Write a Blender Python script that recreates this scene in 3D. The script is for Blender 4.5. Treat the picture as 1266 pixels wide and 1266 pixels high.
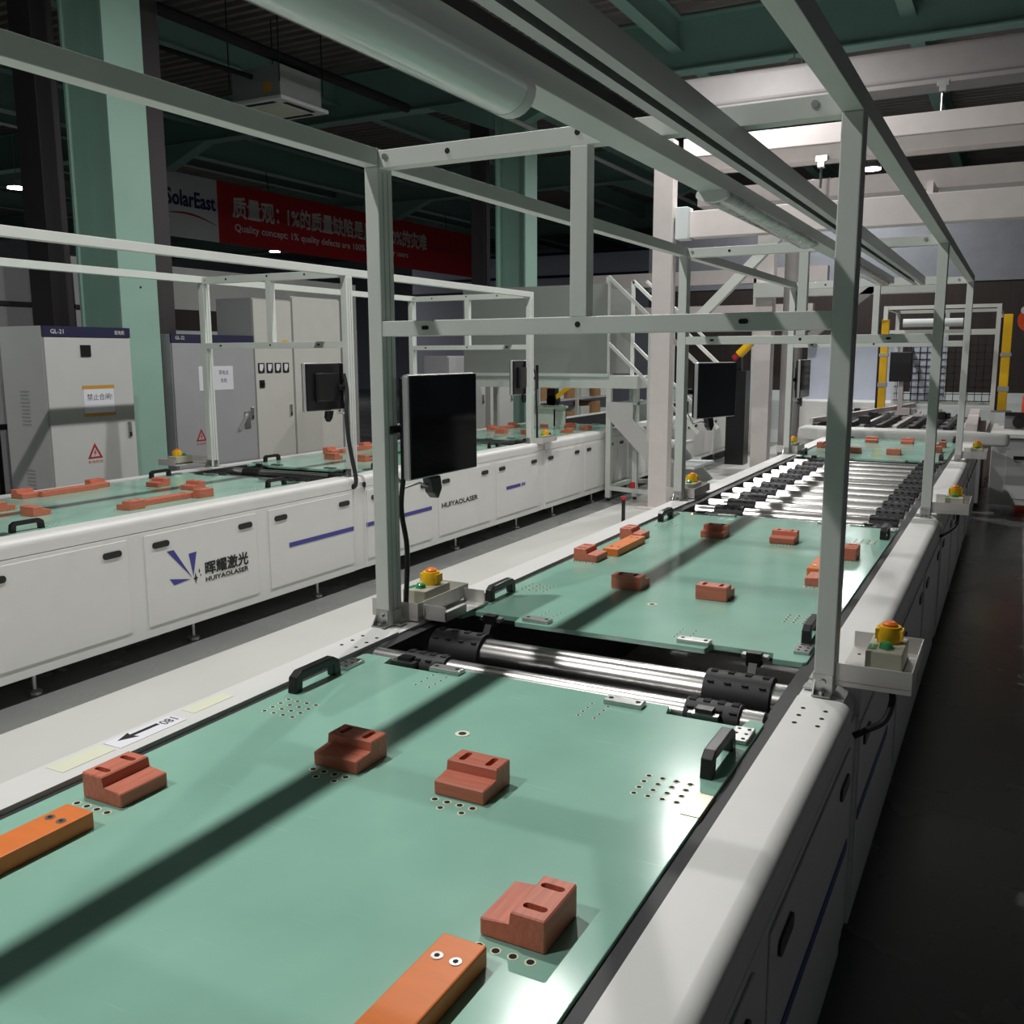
import bpy, bmesh, math, random
from mathutils import Matrix, Vector
random.seed(7)
S = bpy.context.scene
COL = S.collection
for o in list(bpy.data.objects):
    bpy.data.objects.remove(o)

# ------------------------------------------------------------------ camera
cam_d = bpy.data.cameras.new('camera')
cam_d.sensor_width = 36.0
cam_d.lens = 36.0 * 1172.0 / 1266.0
cam_d.clip_start = 0.05
cam_d.clip_end = 200
cam = bpy.data.objects.new('camera', cam_d)
COL.objects.link(cam)
S.camera = cam
yaw, pitch, roll = math.radians(27.89), math.radians(9.367), math.radians(-0.215)
f0 = Vector((-math.sin(yaw), math.cos(yaw), 0)); r0 = Vector((math.cos(yaw), math.sin(yaw), 0)); u0 = Vector((0, 0, 1))
fw = f0 * math.cos(pitch) - u0 * math.sin(pitch)
up = u0 * math.cos(pitch) + f0 * math.sin(pitch)
rt = r0 * math.cos(roll) + up * math.sin(roll)
up = up * math.cos(roll) - r0 * math.sin(roll)
mw = Matrix(((rt.x, up.x, -fw.x, 0.0), (rt.y, up.y, -fw.y, 0.0), (rt.z, up.z, -fw.z, 1.75), (0, 0, 0, 1)))
cam.matrix_world = mw

# ------------------------------------------------------------------ world, exposure
W = bpy.data.worlds.new('world'); S.world = W
W.use_nodes = True
W.node_tree.nodes['Background'].inputs[0].default_value = (0, 0, 0, 1)
W.node_tree.nodes['Background'].inputs[1].default_value = 0.0
S.view_settings.view_transform = 'Standard'
S.view_settings.look = 'None'
S.view_settings.gamma = 1.0
S.view_settings.use_curve_mapping = False
S.view_settings.exposure = 0.18

LAMP_POWER = 112.0
LAMP_Z = 5.5
# one regular row over the aisle between the lines (the last three are in the picture, the others
# carry the row on overhead) and the two lamps the photograph shows far to the left
LAMP_ROW_OFFSCREEN = [(-3.0, y) for y in (-1.5, 2.3, 6.2, 10.1)]
LAMP_SPOTS = LAMP_ROW_OFFSCREEN + [(-3.0, 13.9), (-3.0, 17.7), (-3.0, 21.6), (-20.3, 14.5), (-24.3, 27.5)]

# ------------------------------------------------------------------ materials
def lin(c):
    return tuple(((v / 255.0) / 12.92 if v / 255.0 <= 0.04045 else (((v / 255.0) + 0.055) / 1.055) ** 2.4) for v in c)

def mat(name, rgb, rough=0.5, metal=0.0, var=0.06, scale=6.0, bump=0.0, bscale=60.0, rvar=0.0, emit=None, estr=0, stretch=None, coat=0.0, spec=0.5):
    m = bpy.data.materials.new(name); m.use_nodes = True
    nt = m.node_tree; b = nt.nodes['Principled BSDF']
    c = lin(rgb)
    b.inputs['Roughness'].default_value = rough
    b.inputs['Metallic'].default_value = metal
    b.inputs['Specular IOR Level'].default_value = spec
    if coat:
        b.inputs['Coat Weight'].default_value = coat; b.inputs['Coat Roughness'].default_value = 0.06
    tc = nt.nodes.new('ShaderNodeTexCoord')
    mp = nt.nodes.new('ShaderNodeMapping'); nt.links.new(tc.outputs['Object'], mp.inputs['Vector'])
    if stretch: mp.inputs['Scale'].default_value = stretch
    n = nt.nodes.new('ShaderNodeTexNoise'); n.inputs['Scale'].default_value = scale; n.inputs['Detail'].default_value = 5
    nt.links.new(mp.outputs[0], n.inputs['Vector'])
    r = nt.nodes.new('ShaderNodeValToRGB')
    r.color_ramp.elements[0].position = 0.3; r.color_ramp.elements[1].position = 0.7
    r.color_ramp.elements[0].color = (*[max(0, v * (1 - var)) for v in c], 1)
    r.color_ramp.elements[1].color = (*[min(1, v * (1 + var)) for v in c], 1)
    nt.links.new(n.outputs['Fac'], r.inputs['Fac'])
    nt.links.new(r.outputs['Color'], b.inputs['Base Color'])
    if rvar:
        mr = nt.nodes.new('ShaderNodeMapRange')
        mr.inputs['To Min'].default_value = max(0.02, rough - rvar); mr.inputs['To Max'].default_value = rough + rvar
        nt.links.new(n.outputs['Fac'], mr.inputs['Value']); nt.links.new(mr.outputs[0], b.inputs['Roughness'])
    if bump:
        n2 = nt.nodes.new('ShaderNodeTexNoise'); n2.inputs['Scale'].default_value = bscale; n2.inputs['Detail'].default_value = 3
        nt.links.new(tc.outputs['Object'], n2.inputs['Vector'])
        bp = nt.nodes.new('ShaderNodeBump'); bp.inputs['Strength'].default_value = bump; bp.inputs['Distance'].default_value = 0.002
        nt.links.new(n2.outputs['Fac'], bp.inputs['Height']); nt.links.new(bp.outputs[0], b.inputs['Normal'])
    if emit:
        b.inputs['Emission Color'].default_value = (*emit, 1); b.inputs['Emission Strength'].default_value = estr
    return m

MT = {
 'white': mat('white_powder_coat', (218, 218, 215), 0.42, bump=0.12, bscale=500, var=0.02),
 'frame': mat('white_frame_paint', (205, 210, 204), 0.45, var=0.03, bump=0.05, bscale=300),
 'green': mat('green_epoxy_board', (144, 190, 172), 0.16, var=0.07, scale=3.5, rvar=0.06),
 'block': mat('red_bakelite', (198, 112, 88), 0.5, var=0.16, scale=10, stretch=(1, 14, 8)),
 'bar': mat('orange_bakelite', (226, 122, 50), 0.42, var=0.06, scale=8, stretch=(1, 6, 6)),
 'slot': mat('dark_slot', (70, 30, 22), 0.8),
 'black': mat('black_plastic', (22, 22, 24), 0.35, var=0.1),
 'rubber': mat('black_rubber', (30, 30, 33), 0.55, var=0.12, scale=14),
 'void': mat('black_paint', (20, 20, 22), 0.8),
 'steel': mat('polished_steel', (222, 219, 217), 0.24, 1.0, var=0.03),
 'zinc': mat('zinc_plate', (185, 186, 184), 0.32, 1.0, var=0.1, scale=30),
 'sheet': mat('brushed_sheet_steel', (206, 204, 200), 0.42, 0.45, var=0.06, stretch=(1, 12, 1)),
 'alu': mat('grey_aluminium', (172, 176, 174), 0.38, 0.35, var=0.04),
 'lampcover': mat('frosted_cover', (226, 236, 232), 0.25, var=0.02, coat=0.4),
 'foil': mat('clear_film', (178, 190, 184), 0.12, 0.3, var=0.25, scale=22, bump=0.9, bscale=35),
 'screen': mat('screen_glass', (5, 5, 7), 0.06, var=0.0, coat=0.5),
 'silver': mat('silver_bezel', (200, 200, 200), 0.35, 0.4),
 'yellow': mat('yellow_plastic', (238, 186, 20), 0.35),
 'orange': mat('orange_plastic', (235, 120, 30), 0.35),
 'red': mat('red_plastic', (190, 30, 30), 0.4),
 'robot': mat('orange_robot_paint', (225, 80, 35), 0.4),
 'greenlens': mat('green_lens', (60, 150, 90), 0.12, coat=0.5),
 'estop': mat('beige_enclosure', (170, 168, 150), 0.5),
 'blue': mat('blue_vinyl', (58, 58, 140), 0.45, var=0.02),
 'ink': mat('black_ink', (25, 25, 27), 0.5, var=0.0),
 'redink': mat('red_ink', (165, 40, 45), 0.5, var=0.0),
 'whiteink': mat('white_ink', (225, 222, 220), 0.5, var=0.0),
 'blueink': mat('navy_ink', (40, 45, 110), 0.5, var=0.0),
 'paper': mat('white_paper', (225, 225, 232), 0.7, var=0.02),
 'tape': mat('cream_tape', (222, 224, 200), 0.45, var=0.04),
 'cleartape': mat('yellowed_tape', (170, 168, 120), 0.25, var=0.1, coat=0.4),
 'ochre': mat('ochre_tape', (200, 150, 60), 0.5),
 'cab': mat('light_grey_cabinet', (196, 196, 194), 0.45, var=0.02),
 'cabdark': mat('grey_cabinet', (165, 166, 168), 0.45, var=0.02),
 'cabbeige': mat('warm_grey_cabinet', (205, 203, 196), 0.45, var=0.02),
 'navy': mat('navy_header', (28, 28, 66), 0.5),
 'colgreen': mat('green_steel_paint', (152, 188, 174), 0.5, var=0.04, scale=2),
 'beamgreen': mat('green_beam_paint', (132, 170, 160), 0.5, var=0.05, scale=2),
 'darkcol': mat('dark_brown_casing', (58, 53, 55), 0.55, var=0.05),
 'deck': mat('galvanised_deck', (138, 130, 128), 0.5, 0.25, var=0.2, scale=3, stretch=(.3, 2, 1)),
 'wall': mat('pale_blue_wall', (188, 194, 210), 0.7, var=0.03),
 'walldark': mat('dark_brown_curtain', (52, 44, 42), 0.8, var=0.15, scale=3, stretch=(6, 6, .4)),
 'banner': mat('red_banner', (190, 28, 36), 0.55, var=0.03),
 'bannerwhite': mat('white_banner', (215, 222, 222), 0.55, var=0.02),
 'duct': mat('white_duct', (214, 206, 204), 0.45, var=0.04),
 'greybeam': mat('grey_beam', (150, 146, 146), 0.5, var=0.04),
 'floor': mat('dark_grey_epoxy', (122, 124, 122), 0.27, var=0.10, scale=1.2, rvar=0.08, bump=0.03, bscale=3),
 'floorlight': mat('light_grey_epoxy', (206, 206, 202), 0.3, var=0.03, scale=1.5, rvar=0.05),
 'cardboard': mat('cardboard', (170, 130, 90), 0.75, var=0.08),
 'bluebin': mat('blue_bin', (40, 80, 160), 0.4),
 'crate': mat('translucent_crate', (215, 222, 212), 0.4, var=0.04),
 'lampwhite': mat('lamp_housing', (220, 220, 220), 0.4),
 'lampglow': mat('lamp_glow', (255, 255, 255), 0.5, emit=(1, 0.98, 0.95), estr=14),
 'band': mat('grey_blue_band', (128, 132, 140), 0.6),
 'panelgrey': mat('grey_guard_panel', (134, 138, 134), 0.5, var=0.02),
 'wood': mat('brown_board', (120, 80, 45), 0.6),
}
wave = MT['green'].node_tree                     # fine pale scratches on the boards
def add_scratches(m):
    nt = m.node_tree; b = nt.nodes['Principled BSDF']
    link = b.inputs['Base Color'].links[0]; src = link.from_socket
    tc = [n for n in nt.nodes if n.type == 'TEX_COORD'][0]
    last = src
    for ang, seed in ((0.5, 1.0), (-0.9, 5.0)):
        mp = nt.nodes.new('ShaderNodeMapping'); mp.inputs['Rotation'].default_value = (0, 0, ang)
        mp.inputs['Scale'].default_value = (1.2, 40, 1); mp.inputs['Location'].default_value = (seed, seed, 0)
        nt.links.new(tc.outputs['Object'], mp.inputs['Vector'])
        n = nt.nodes.new('ShaderNodeTexNoise'); n.inputs['Scale'].default_value = 4; n.inputs['Detail'].default_value = 2
        nt.links.new(mp.outputs[0], n.inputs['Vector'])
        r = nt.nodes.new('ShaderNodeValToRGB'); r.color_ramp.elements[0].position = 0.72; r.color_ramp.elements[1].position = 0.78
        r.color_ramp.elements[0].color = (0, 0, 0, 1); r.color_ramp.elements[1].color = (.35, .35, .35, 1)
        nt.links.new(n.outputs['Fac'], r.inputs['Fac'])
        mx = nt.nodes.new('ShaderNodeMixRGB'); mx.inputs[2].default_value = (0.55, 0.7, 0.64, 1)
        nt.links.new(r.outputs['Color'], mx.inputs[0]); nt.links.new(last, mx.inputs[1]); last = mx.outputs[0]
    nt.links.new(last, b.inputs['Base Color'])
add_scratches(MT['green'])

# ------------------------------------------------------------------ mesh helpers
class M:
    def __init__(s): s.v = []; s.f = []
    def box(s, x0, x1, y0, y1, z0, z1):
        n = len(s.v)
        s.v += [(x0,y0,z0),(x1,y0,z0),(x1,y1,z0),(x0,y1,z0),(x0,y0,z1),(x1,y0,z1),(x1,y1,z1),(x0,y1,z1)]
        s.f += [tuple(n+i for i in q) for q in ((3,2,1,0),(4,5,6,7),(0,1,5,4),(1,2,6,5),(2,3,7,6),(3,0,4,7))]
        return s
    def prism(s, pts, axis, a, b):
        """polygon pts (two coords) extruded along axis; coords order: x->(y,z), y->(x,z), z->(x,y)"""
        n = len(s.v); k = len(pts)
        ar = sum(pts[i][0]*pts[(i+1)%k][1]-pts[(i+1)%k][0]*pts[i][1] for i in range(k))
        if (ar < 0): pts = pts[::-1]
        def P(p, t):
            return (t, p[0], p[1]) if axis == 'x' else (p[0], t, p[1]) if axis == 'y' else (p[0], p[1], t)
        if axis == 'y': a, b = b, a
        s.v += [P(p, a) for p in pts] + [P(p, b) for p in pts]
        s.f.append(tuple(n+i for i in reversed(range(k)))); s.f.append(tuple(n+k+i for i in range(k)))
        for i in range(k):
            j = (i+1) % k; s.f.append((n+i, n+j, n+k+j, n+k+i))
        return s
    def tube(s, path, r, n=10, caps=True):
        P = [Vector(p) for p in path]; rs = r if isinstance(r, (list, tuple)) else [r]*len(P)
        st = len(s.v); prev = None
        for i, p in enumerate(P):
            d = (P[min(i+1, len(P)-1)] - P[max(i-1, 0)]).normalized()
            if prev is None:
                a = d.orthogonal().normalized()
            else:
                a = (prev - d*prev.dot(d)).normalized()
            prev = a; b = d.cross(a)
            for k in range(n):
                t = 2*math.pi*k/n
                s.v.append(tuple(p + (a*math.cos(t) + b*math.sin(t))*rs[i]))
        for i in range(len(P)-1):
            for k in range(n):
                j = (k+1) % n
                s.f.append((st+i*n+k, st+i*n+j, st+(i+1)*n+j, st+(i+1)*n+k))
        if caps:
            s.f.append(tuple(st+k for k in reversed(range(n)))); s.f.append(tuple(st+(len(P)-1)*n+k for k in range(n)))
        return s
    def beam(s, p0, p1, w, h):
        """square bar from p0 to p1, w across horizontally, h across vertically"""
        p0, p1 = Vector(p0), Vector(p1); d = (p1-p0).normalized()
        a = d.cross(Vector((0,0,1)))
        a = Vector((1,0,0)) if a.length < 1e-4 else a.normalized()
        b = a.cross(d).normalized(); n = len(s.v)
        for p in (p0, p1):
            for sx, sy in ((-1,-1),(1,-1),(1,1),(-1,1)):
                s.v.append(tuple(p + a*sx*w/2 + b*sy*h/2))
        s.f += [tuple(n+i for i in q) for q in ((0,1,2,3),(7,6,5,4),(1,0,4,5),(2,1,5,6),(3,2,6,7),(0,3,7,4))]
        return s
    def disc(s, c, r, axis, n=12, t=0.002):
        c = Vector(c); d = Vector({'x':(1,0,0),'y':(0,1,0),'z':(0,0,1)}[axis])
        return s.tube([c - d*t, c + d*t], r, n)

def ob(name, m, material, parent=None, bevel=0.0, smooth=False, loc=None, seg=2):
    me = bpy.data.meshes.new(name)
    if isinstance(m, M):
        off = parent['_o'] if (parent is not None and '_o' in parent) else (0, 0, 0)
        me.from_pydata([(v[0]-off[0], v[1]-off[1], v[2]-off[2]) for v in m.v], [], m.f)
    else:
        me = m
    bm = bmesh.new(); bm.from_mesh(me); bmesh.ops.recalc_face_normals(bm, faces=bm.faces); bm.to_mesh(me); bm.free()
    me.materials.clear(); me.materials.append(MT[material])
    if smooth:
        for p in me.polygons: p.use_smooth = True
        me.set_sharp_from_angle(angle=math.radians(35))
    o = bpy.data.objects.new(name, me); COL.objects.link(o)
    if parent is not None:
        o.parent = parent
        if parent.parent is not None or '_o' in parent:
            o['_o'] = tuple(parent['_o']) if '_o' in parent else (0, 0, 0)
    if loc: o.location = loc
    if bevel:
        b = o.modifiers.new('bevel', 'BEVEL'); b.width = bevel; b.segments = seg; b.limit_method = 'ANGLE'; b.angle_limit = math.radians(40)
        b.harden_normals = False
    return o

def thing(name, label, cat, loc=(0,0,0), group=None, kind=None):
    o = bpy.data.objects.new(name, None); COL.objects.link(o); o.location = loc
    o.empty_display_size = 0.1
    o['_o'] = tuple(loc)
    if kind: o['kind'] = kind
    if label: o['label'] = label; o['category'] = cat
    if group: o['group'] = group
    return o
def tag(o, label, cat, group=None):
    o['label'] = label; o['category'] = cat
    if group: o['group'] = group
    return o
def struct(o, label=None, cat=None):
    o['kind'] = 'structure'
    if label: o['label'] = label
    if cat: o['category'] = cat
    return o
def copy_tree(o, loc=None, rotz=None, parent=None, label=None, group=None):
    c = o.copy(); COL.objects.link(c); c.parent = parent
    if loc is not None: c.location = loc
    if rotz is not None: c.rotation_euler = (0, 0, rotz)
    if label: c['label'] = label
    if group: c['group'] = group
    for ch in list(o.children): copy_tree(ch, parent=c)
    return c

def text_mesh(body, width=None, height=None, depth=0.0006, bold=0.0):
    cu = bpy.data.curves.new('lettering', 'FONT'); cu.body = body; cu.size = 1.0; cu.resolution_u = 2
    cu.extrude = 0.001
    t = bpy.data.objects.new('lettering', cu); COL.objects.link(t)
    dg = bpy.context.evaluated_depsgraph_get()
    me = bpy.data.meshes.new_from_object(t.evaluated_get(dg))
    bpy.data.objects.remove(t); bpy.data.curves.remove(cu)
    if bold:                                   # heavier strokes: the outline doubled with small shifts
        bm = bmesh.new()
        for li, (dx, dy) in enumerate(((0, 0), (bold, 0), (bold*.5, bold*.6), (bold*.5, -bold*.6))):
            n0 = len(bm.verts); bm.from_mesh(me); bm.verts.ensure_lookup_table()
            for v in bm.verts[n0:]:
                v.co.x += dx; v.co.y += dy
                if v.co.z > 0: v.co.z = 0.001*(1 + li)
        bm.to_mesh(me); bm.free()
    xs = [v.co.x for v in me.vertices] or [0, 1]; ys = [v.co.y for v in me.vertices] or [0, 1]
    x0, x1, y0, y1 = min(xs), max(xs), min(ys), max(ys)
    sx = width/(x1-x0) if width else None; sy = height/(y1-y0) if height else None
    sx = sx or sy; sy = sy or sx
    for v in me.vertices:
        v.co = Vector(((v.co.x-x0)*sx, (v.co.y-y0)*sy, (depth*max(1, (height or .03)/.06)*v.co.z/0.001 if v.co.z > 0 else 0)))
    return me
def lettering(body, org, right, upv, material, parent, width=None, height=None, name='lettering', bold=0):
    """flat lettering; org = lower-left corner in world, right/upv = world axes"""
    me = text_mesh(body, width, height, bold=bold)
    R, U = Vector(right), Vector(upv); N = R.cross(U); off = Vector(parent['_o'] if '_o' in parent else (0,0,0)); O = Vector(org) - off
    for v in me.vertices: v.co = O + R*v.co.x + U*v.co.y + N*v.co.z
    return ob(name, me, material, parent)

# ================================================================== THE SETTING
m = M().box(-34, 12, -8, 42, -0.2, 0.0)
fl = struct(ob('floor', m, 'floor'), 'dark grey glossy epoxy factory floor', 'floor')
m = M().box(-4.1, -1.2, -8, 24, 0.0, 0.004)
ob('floor_coating', m, 'floorlight', fl)['label'] = 'light grey painted aisle between the two lines'

# ceiling: trapezoidal metal deck, ribs running across the hall
m = M(); pitch_d = 0.24; y = -8.0
prof = []
while y < 42:
    prof += [(y, 6.78), (y+.09, 6.78), (y+.12, 6.86), (y+.21, 6.86)]; y += pitch_d
n0 = 0
for x in (-34, 12):
    for (yy, zz) in prof: m.v.append((x, yy, zz))
k = len(prof)
for i in range(k-1): m.f.append((i, i+1, k+i+1, k+i))
n = len(m.v); m.v += [(-34,-8,7.0),(12,-8,7.0),(12,42,7.0),(-34,42,7.0)]; m.f.append((n,n+1,n+2,n+3))
struct(ob('ceiling', m, 'deck'), 'corrugated galvanised metal deck ceiling', 'ceiling')

def hbeam_y(name, x, y0, y1, zb, h, w, label):
    m = M(); t = 0.02
    m.box(x-w/2, x+w/2, y0, y1, zb, zb+t).box(x-w/2, x+w/2, y0, y1, zb+h-t, zb+h).box(x-t/2, x+t/2, y0, y1, zb+t, zb+h-t)
    return struct(ob(name, m, 'beamgreen'), label, 'beam')
def hbeam_x(name, y, x0, x1, zb, h, w, label):
    m = M(); t = 0.025
    m.box(x0, x1, y-w/2, y+w/2, zb, zb+t).box(x0, x1, y-w/2, y+w/2, zb+h-t, zb+h).box(x0, x1, y-t/2, y+t/2, zb+t, zb+h-t)
    return struct(ob(name, m, 'beamgreen'), label, 'beam')
for y, lab in ((-1.55, 'deep green roof girder behind the first conveyor modules'), (6.6, 'deep green roof girder on the near green column'), (14.85, 'deep green roof girder on the far green column'), (23.1, 'deep green roof girder beyond the crossover bridge'), (31.4, 'deep green roof girder near the end wall')):
    hbeam_x('roof_girder', y, -34, 12, 6.0, 0.78, 0.3, lab)
for x in (4.9, 1.6, -1.68, -4.96, -11.5, -14.8, -18.1, -21.4, -24.7, -28.0):
    o = hbeam_y('roof_joist', x, -8, 42, 6.3, 0.48, 0.2, 'green roof joist running along the hall under the deck'); o['group'] = 'green roof joists'
for x, lab in ((-7.95, 'main green roof beam over the row of electrical cabinets'), (-16.2, 'main green roof beam that carries the red banner')):
    hbeam_y('roof_beam', x, -8, 42, 6.05, 0.73, 0.28, lab)
# haunches (sloped light green flanges where girders meet columns)
for yc in (6.6, 14.85, 23.1):
    m = M()
    for xc in (-7.91, -16.2):
        for s in (-1, 1):
            m.prism([(xc + s*.3, 6.0), (xc + s*1.5, 6.0), (xc + s*.3, 5.55)], 'y', yc-.13, yc+.13)
    struct(ob('girder_haunch', m, 'beamgreen'), 'sloped green haunches at the column heads', 'haunch')

m = M().box(-34.3, -34, -8, 42, 0, 7); struct(ob('wall_left', m, 'wall'), 'pale blue wall at the far left of the hall', 'wall')
m = M().box(12, 12.3, -8, 42, 0, 7); struct(ob('wall_right', m, 'wall'), 'pale wall on the right of the hall', 'wall')
m = M().box(-34.3, 12.3, -8.3, -8, 0, 7); struct(ob('wall_front', m, 'wall'), 'pale wall behind the camera', 'wall')
wb = struct(ob('wall_back', M().box(-34.3, 12.3, 42, 42.3, 0, 7), 'wall'), 'pale blue end wall of the hall', 'wall')
# inner pale partition with dark strips, far behind
wp = struct(ob('wall_partition', M().box(-20, -7.2, 30.0, 30.2, 0, 5.2), 'wall'), 'pale blue partition wall behind the far green column', 'wall')
for z in (3.9, 4.35, 5.1):
    ob('trim_strip', M().box(-20, -7.2, 29.96, 30.0, z, z+.09), 'navy', wp)
wi = struct(ob('wall_inner', M().box(-11.15, -11.0, 8.3, 14.6, 0, 3.05), 'cab'), 'pale grey inner partition behind the cabinets', 'wall')
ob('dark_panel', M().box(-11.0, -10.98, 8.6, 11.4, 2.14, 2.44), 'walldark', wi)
ob('white_ledge', M().box(-11.0, -10.92, 9.3, 11.5, 2.06, 2.13), 'bannerwhite', wi)
# end partition behind the conveyor: pale base, dark curtain, pale upper band
we = struct(ob('wall_end', M().box(-7.0, 4.0, 19.4, 19.6, 0, 1.05), 'bannerwhite'), 'pale low wall closing off the robot cells', 'wall')
ob('curtain', M().box(-7.0, 4.0, 19.42, 19.55, 1.05, 3.05), 'walldark', we)
ob('upper_band', M().box(-7.0, 4.0, 19.4, 19.6, 3.05, 4.1), 'band', we)

# columns ---------------------------------------------------------
def hcolumn(xc, yc, label):
    m = M(); d, w, t = 0.58, 0.45, 0.03
    m.box(xc+d/2-t, xc+d/2, yc-w/2, yc+w/2, 0, 6.05).box(xc-d/2, xc-d/2+t, yc-w/2, yc+w/2, 0, 6.05).box(xc-d/2+t, xc+d/2-t, yc-.012, yc+.012, 0, 6.05)
    m.box(xc-d/2-.08, xc+d/2+.08, yc-w/2-.06, yc+w/2+.06, 0, 0.03)
    c = ob('steel_column', m, 'colgreen'); struct(c, label, 'column')
    return c
c1 = hcolumn(-7.91, 6.66, 'large green steel column between the grey electrical cabinets')
m = M()
for dy, z in ((-.07, 2.55), (.07, 2.56), (.0, 2.42)): m.disc((-7.619, 6.68+dy, z), 0.012, 'x', 8)
ob('bolt_hole', m, 'void', c1)
hcolumn(-7.91, 15.15, 'green steel column standing behind the grey bridge panels')
hcolumn(-16.2, 6.6, 'green steel column far left behind the grey shutters')
for (x0, x1, y0, y1, lab) in ((-8.95, -8.62, 6.45, 6.7, 'dark brown square casing left of the near green column'), (-8.5, -8.2, 7.35, 7.64, 'dark brown square casing right of the near green column'), (-8.74, -8.46, 15.0, 15.2, 'dark brown square casing beside the far green column')):
    m = M().box(x0, x1, y0, y1, 0, 6.0); struct(ob('pipe_casing', m, 'darkcol', bevel=.01), lab, 'column')
m = M().box(-9.6, -6.5, 7.0, 7.25, 5.55, 6.0); struct(ob('pipe_casing', m, 'darkcol'), 'dark horizontal casing under the roof above the cabinets', 'casing')

# ================================================================== LAMPS
lamp0 = None
for i, (x, y) in enumerate(LAMP_SPOTS):
    if lamp0 is None:
        lamp0 = thing('high_bay_lamp', 'round white high-bay lamp hanging over the aisle between the conveyor lines', 'lamp', (0, 0, 0), 'round high-bay lamps over the hall')
        ob('housing', M().tube([(0,0,.04),(0,0,.08),(0,0,.14),(0,0,.2)], [.2,.19,.1,.08], 20), 'lampwhite', lamp0, smooth=True)
        ob('diffuser', M().tube([(0,0,0.012),(0,0,.04)], .19, 20), 'lampglow', lamp0)
        ob('hanger', M().tube([(0,0,.2),(0,0,1.30)], .008, 6), 'alu', lamp0)
        t = lamp0
    else:
        t = copy_tree(lamp0, label='round white high-bay lamp hanging over the aisle between the conveyor lines' if x == -3.0 else 'round white high-bay lamp far left, hung among the roof beams')
    t.location = (x, y, LAMP_Z)
    ln = 'lamp_light'
    if (x, y) in LAMP_ROW_OFFSCREEN: ln = 'lamp_light_%d_offscreen' % (LAMP_ROW_OFFSCREEN.index((x, y)) + 1)
    L = bpy.data.lights.new(ln, 'AREA'); L.shape = 'DISK'; L.size = 0.1; L.energy = LAMP_POWER
    L.color = (1.0, 0.985, 0.96)
    lo = bpy.data.objects.new(ln, L); COL.objects.link(lo); lo.location = (x, y, LAMP_Z - 0.01)

# ================================================================== CONVEYOR MODULES
CA, CB = -1.105, -5.155
PITCH = 3.16
def rail_profile(c, s):
    """rounded white top cover, s=+1 right side, -1 left"""
    P = [(.645, .79), (.645, .85), (.742, .85), (.75, .85)]
    for a in range(0, 7):
        t = math.radians(90 - a*15); P.append((.75 + .035*math.cos(t), .815 + .035*math.sin(t)))
    P += [(.785, .807), (.785, .762), (.76, .762), (.76, .79)]
    return [(c + s*u, z) for u, z in P]

handle_mesh = {}
def door(parent, xf, s, y0, y1, z0=.195, z1=.735):
    d = ob('door', M().box(min(xf, xf+s*.006), max(xf, xf+s*.006), y0, y1, z0, z1), 'white', parent, bevel=.003)
    for yc in (y0+.115, y1-.105):
        m = M(); pts = []
        for k in range(16):
            t = 2*math.pi*k/16; cx = .043 if math.cos(t) > 0 else -.043
            pts.append((yc + cx + .019*math.cos(t), .668 + .019*math.sin(t)))
        m.prism(pts, 'x', xf + s*.004, xf + s*.012)
        h = ob('latch', m, 'black', d)
        m = M().box(min(xf+s*.011, xf+s*.016), max(xf+s*.011, xf+s*.016), yc-.038, yc-.006, .66, .676)
    return d
def module(label, c, y0, y1, gate_side=True, doors_side=(1,), decor=None):
    t = thing('conveyor_module', label, 'conveyor', (c, (y0+y1)/2, 0), 'white conveyor modules')
    a, b = y0+.08, y1-.08
    ob('housing', M().box(c-.775, c-.62, y0, y1, .13, .765).box(c+.62, c+.775, y0, y1, .13, .765).box(c-.62, c+.62, y0, y1, .13, .2), 'white', t)
    ob('inner_channel', M().box(c-.645, c-.6, y0, y1, .2, .838).box(c+.6, c+.645, y0, y1, .2, .838), 'rubber', t)
    for s in (-1, 1):
        ob('rail_cover', M().prism(rail_profile(c, s), 'y', a, b), 'white', t, smooth=True)
        ob('joint_cover', M().prism([(c + s*u, z) for u, z in ((.645,.79),(.645,.845),(.72,.845),(.755,.83),(.77,.80),(.77,.762),(.7,.762))], 'y', b+.004, y1-.0005), 'white', t)
        ob('joint_cover', M().prism([(c + s*u, z) for u, z in ((.645,.79),(.645,.845),(.72,.845),(.755,.83),(.77,.80),(.77,.762),(.7,.762))], 'y', y0+.0005, a-.004), 'white', t)
        xs = sorted((c+s*.772, c+s*.785)); ob('side_skin', M().box(xs[0], xs[1], a, b, .13, .757), 'white', t, bevel=.003)
    for yy in (a+.35, (a+b)/2-.05, b-.35):
        for s in (-1, 1):
            f = ob('levelling_foot', M().tube([(c+s*.70, yy, .002), (c+s*.70, yy, .018), (c+s*.70, yy, .03), (c+s*.70, yy, .14)], [.04, .04, .012, .012], 10), 'zinc', t)
    span = (b-a-.02); w = (span-.24)/3
    ds = []
    for s in doors_side:
        for k in range(3):
            d0 = a + .01 + k*(w+.12)
            ds.append(door(t, c+s*.785, s, d0, d0+w))
    return t, ds, (a, b, w)

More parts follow.
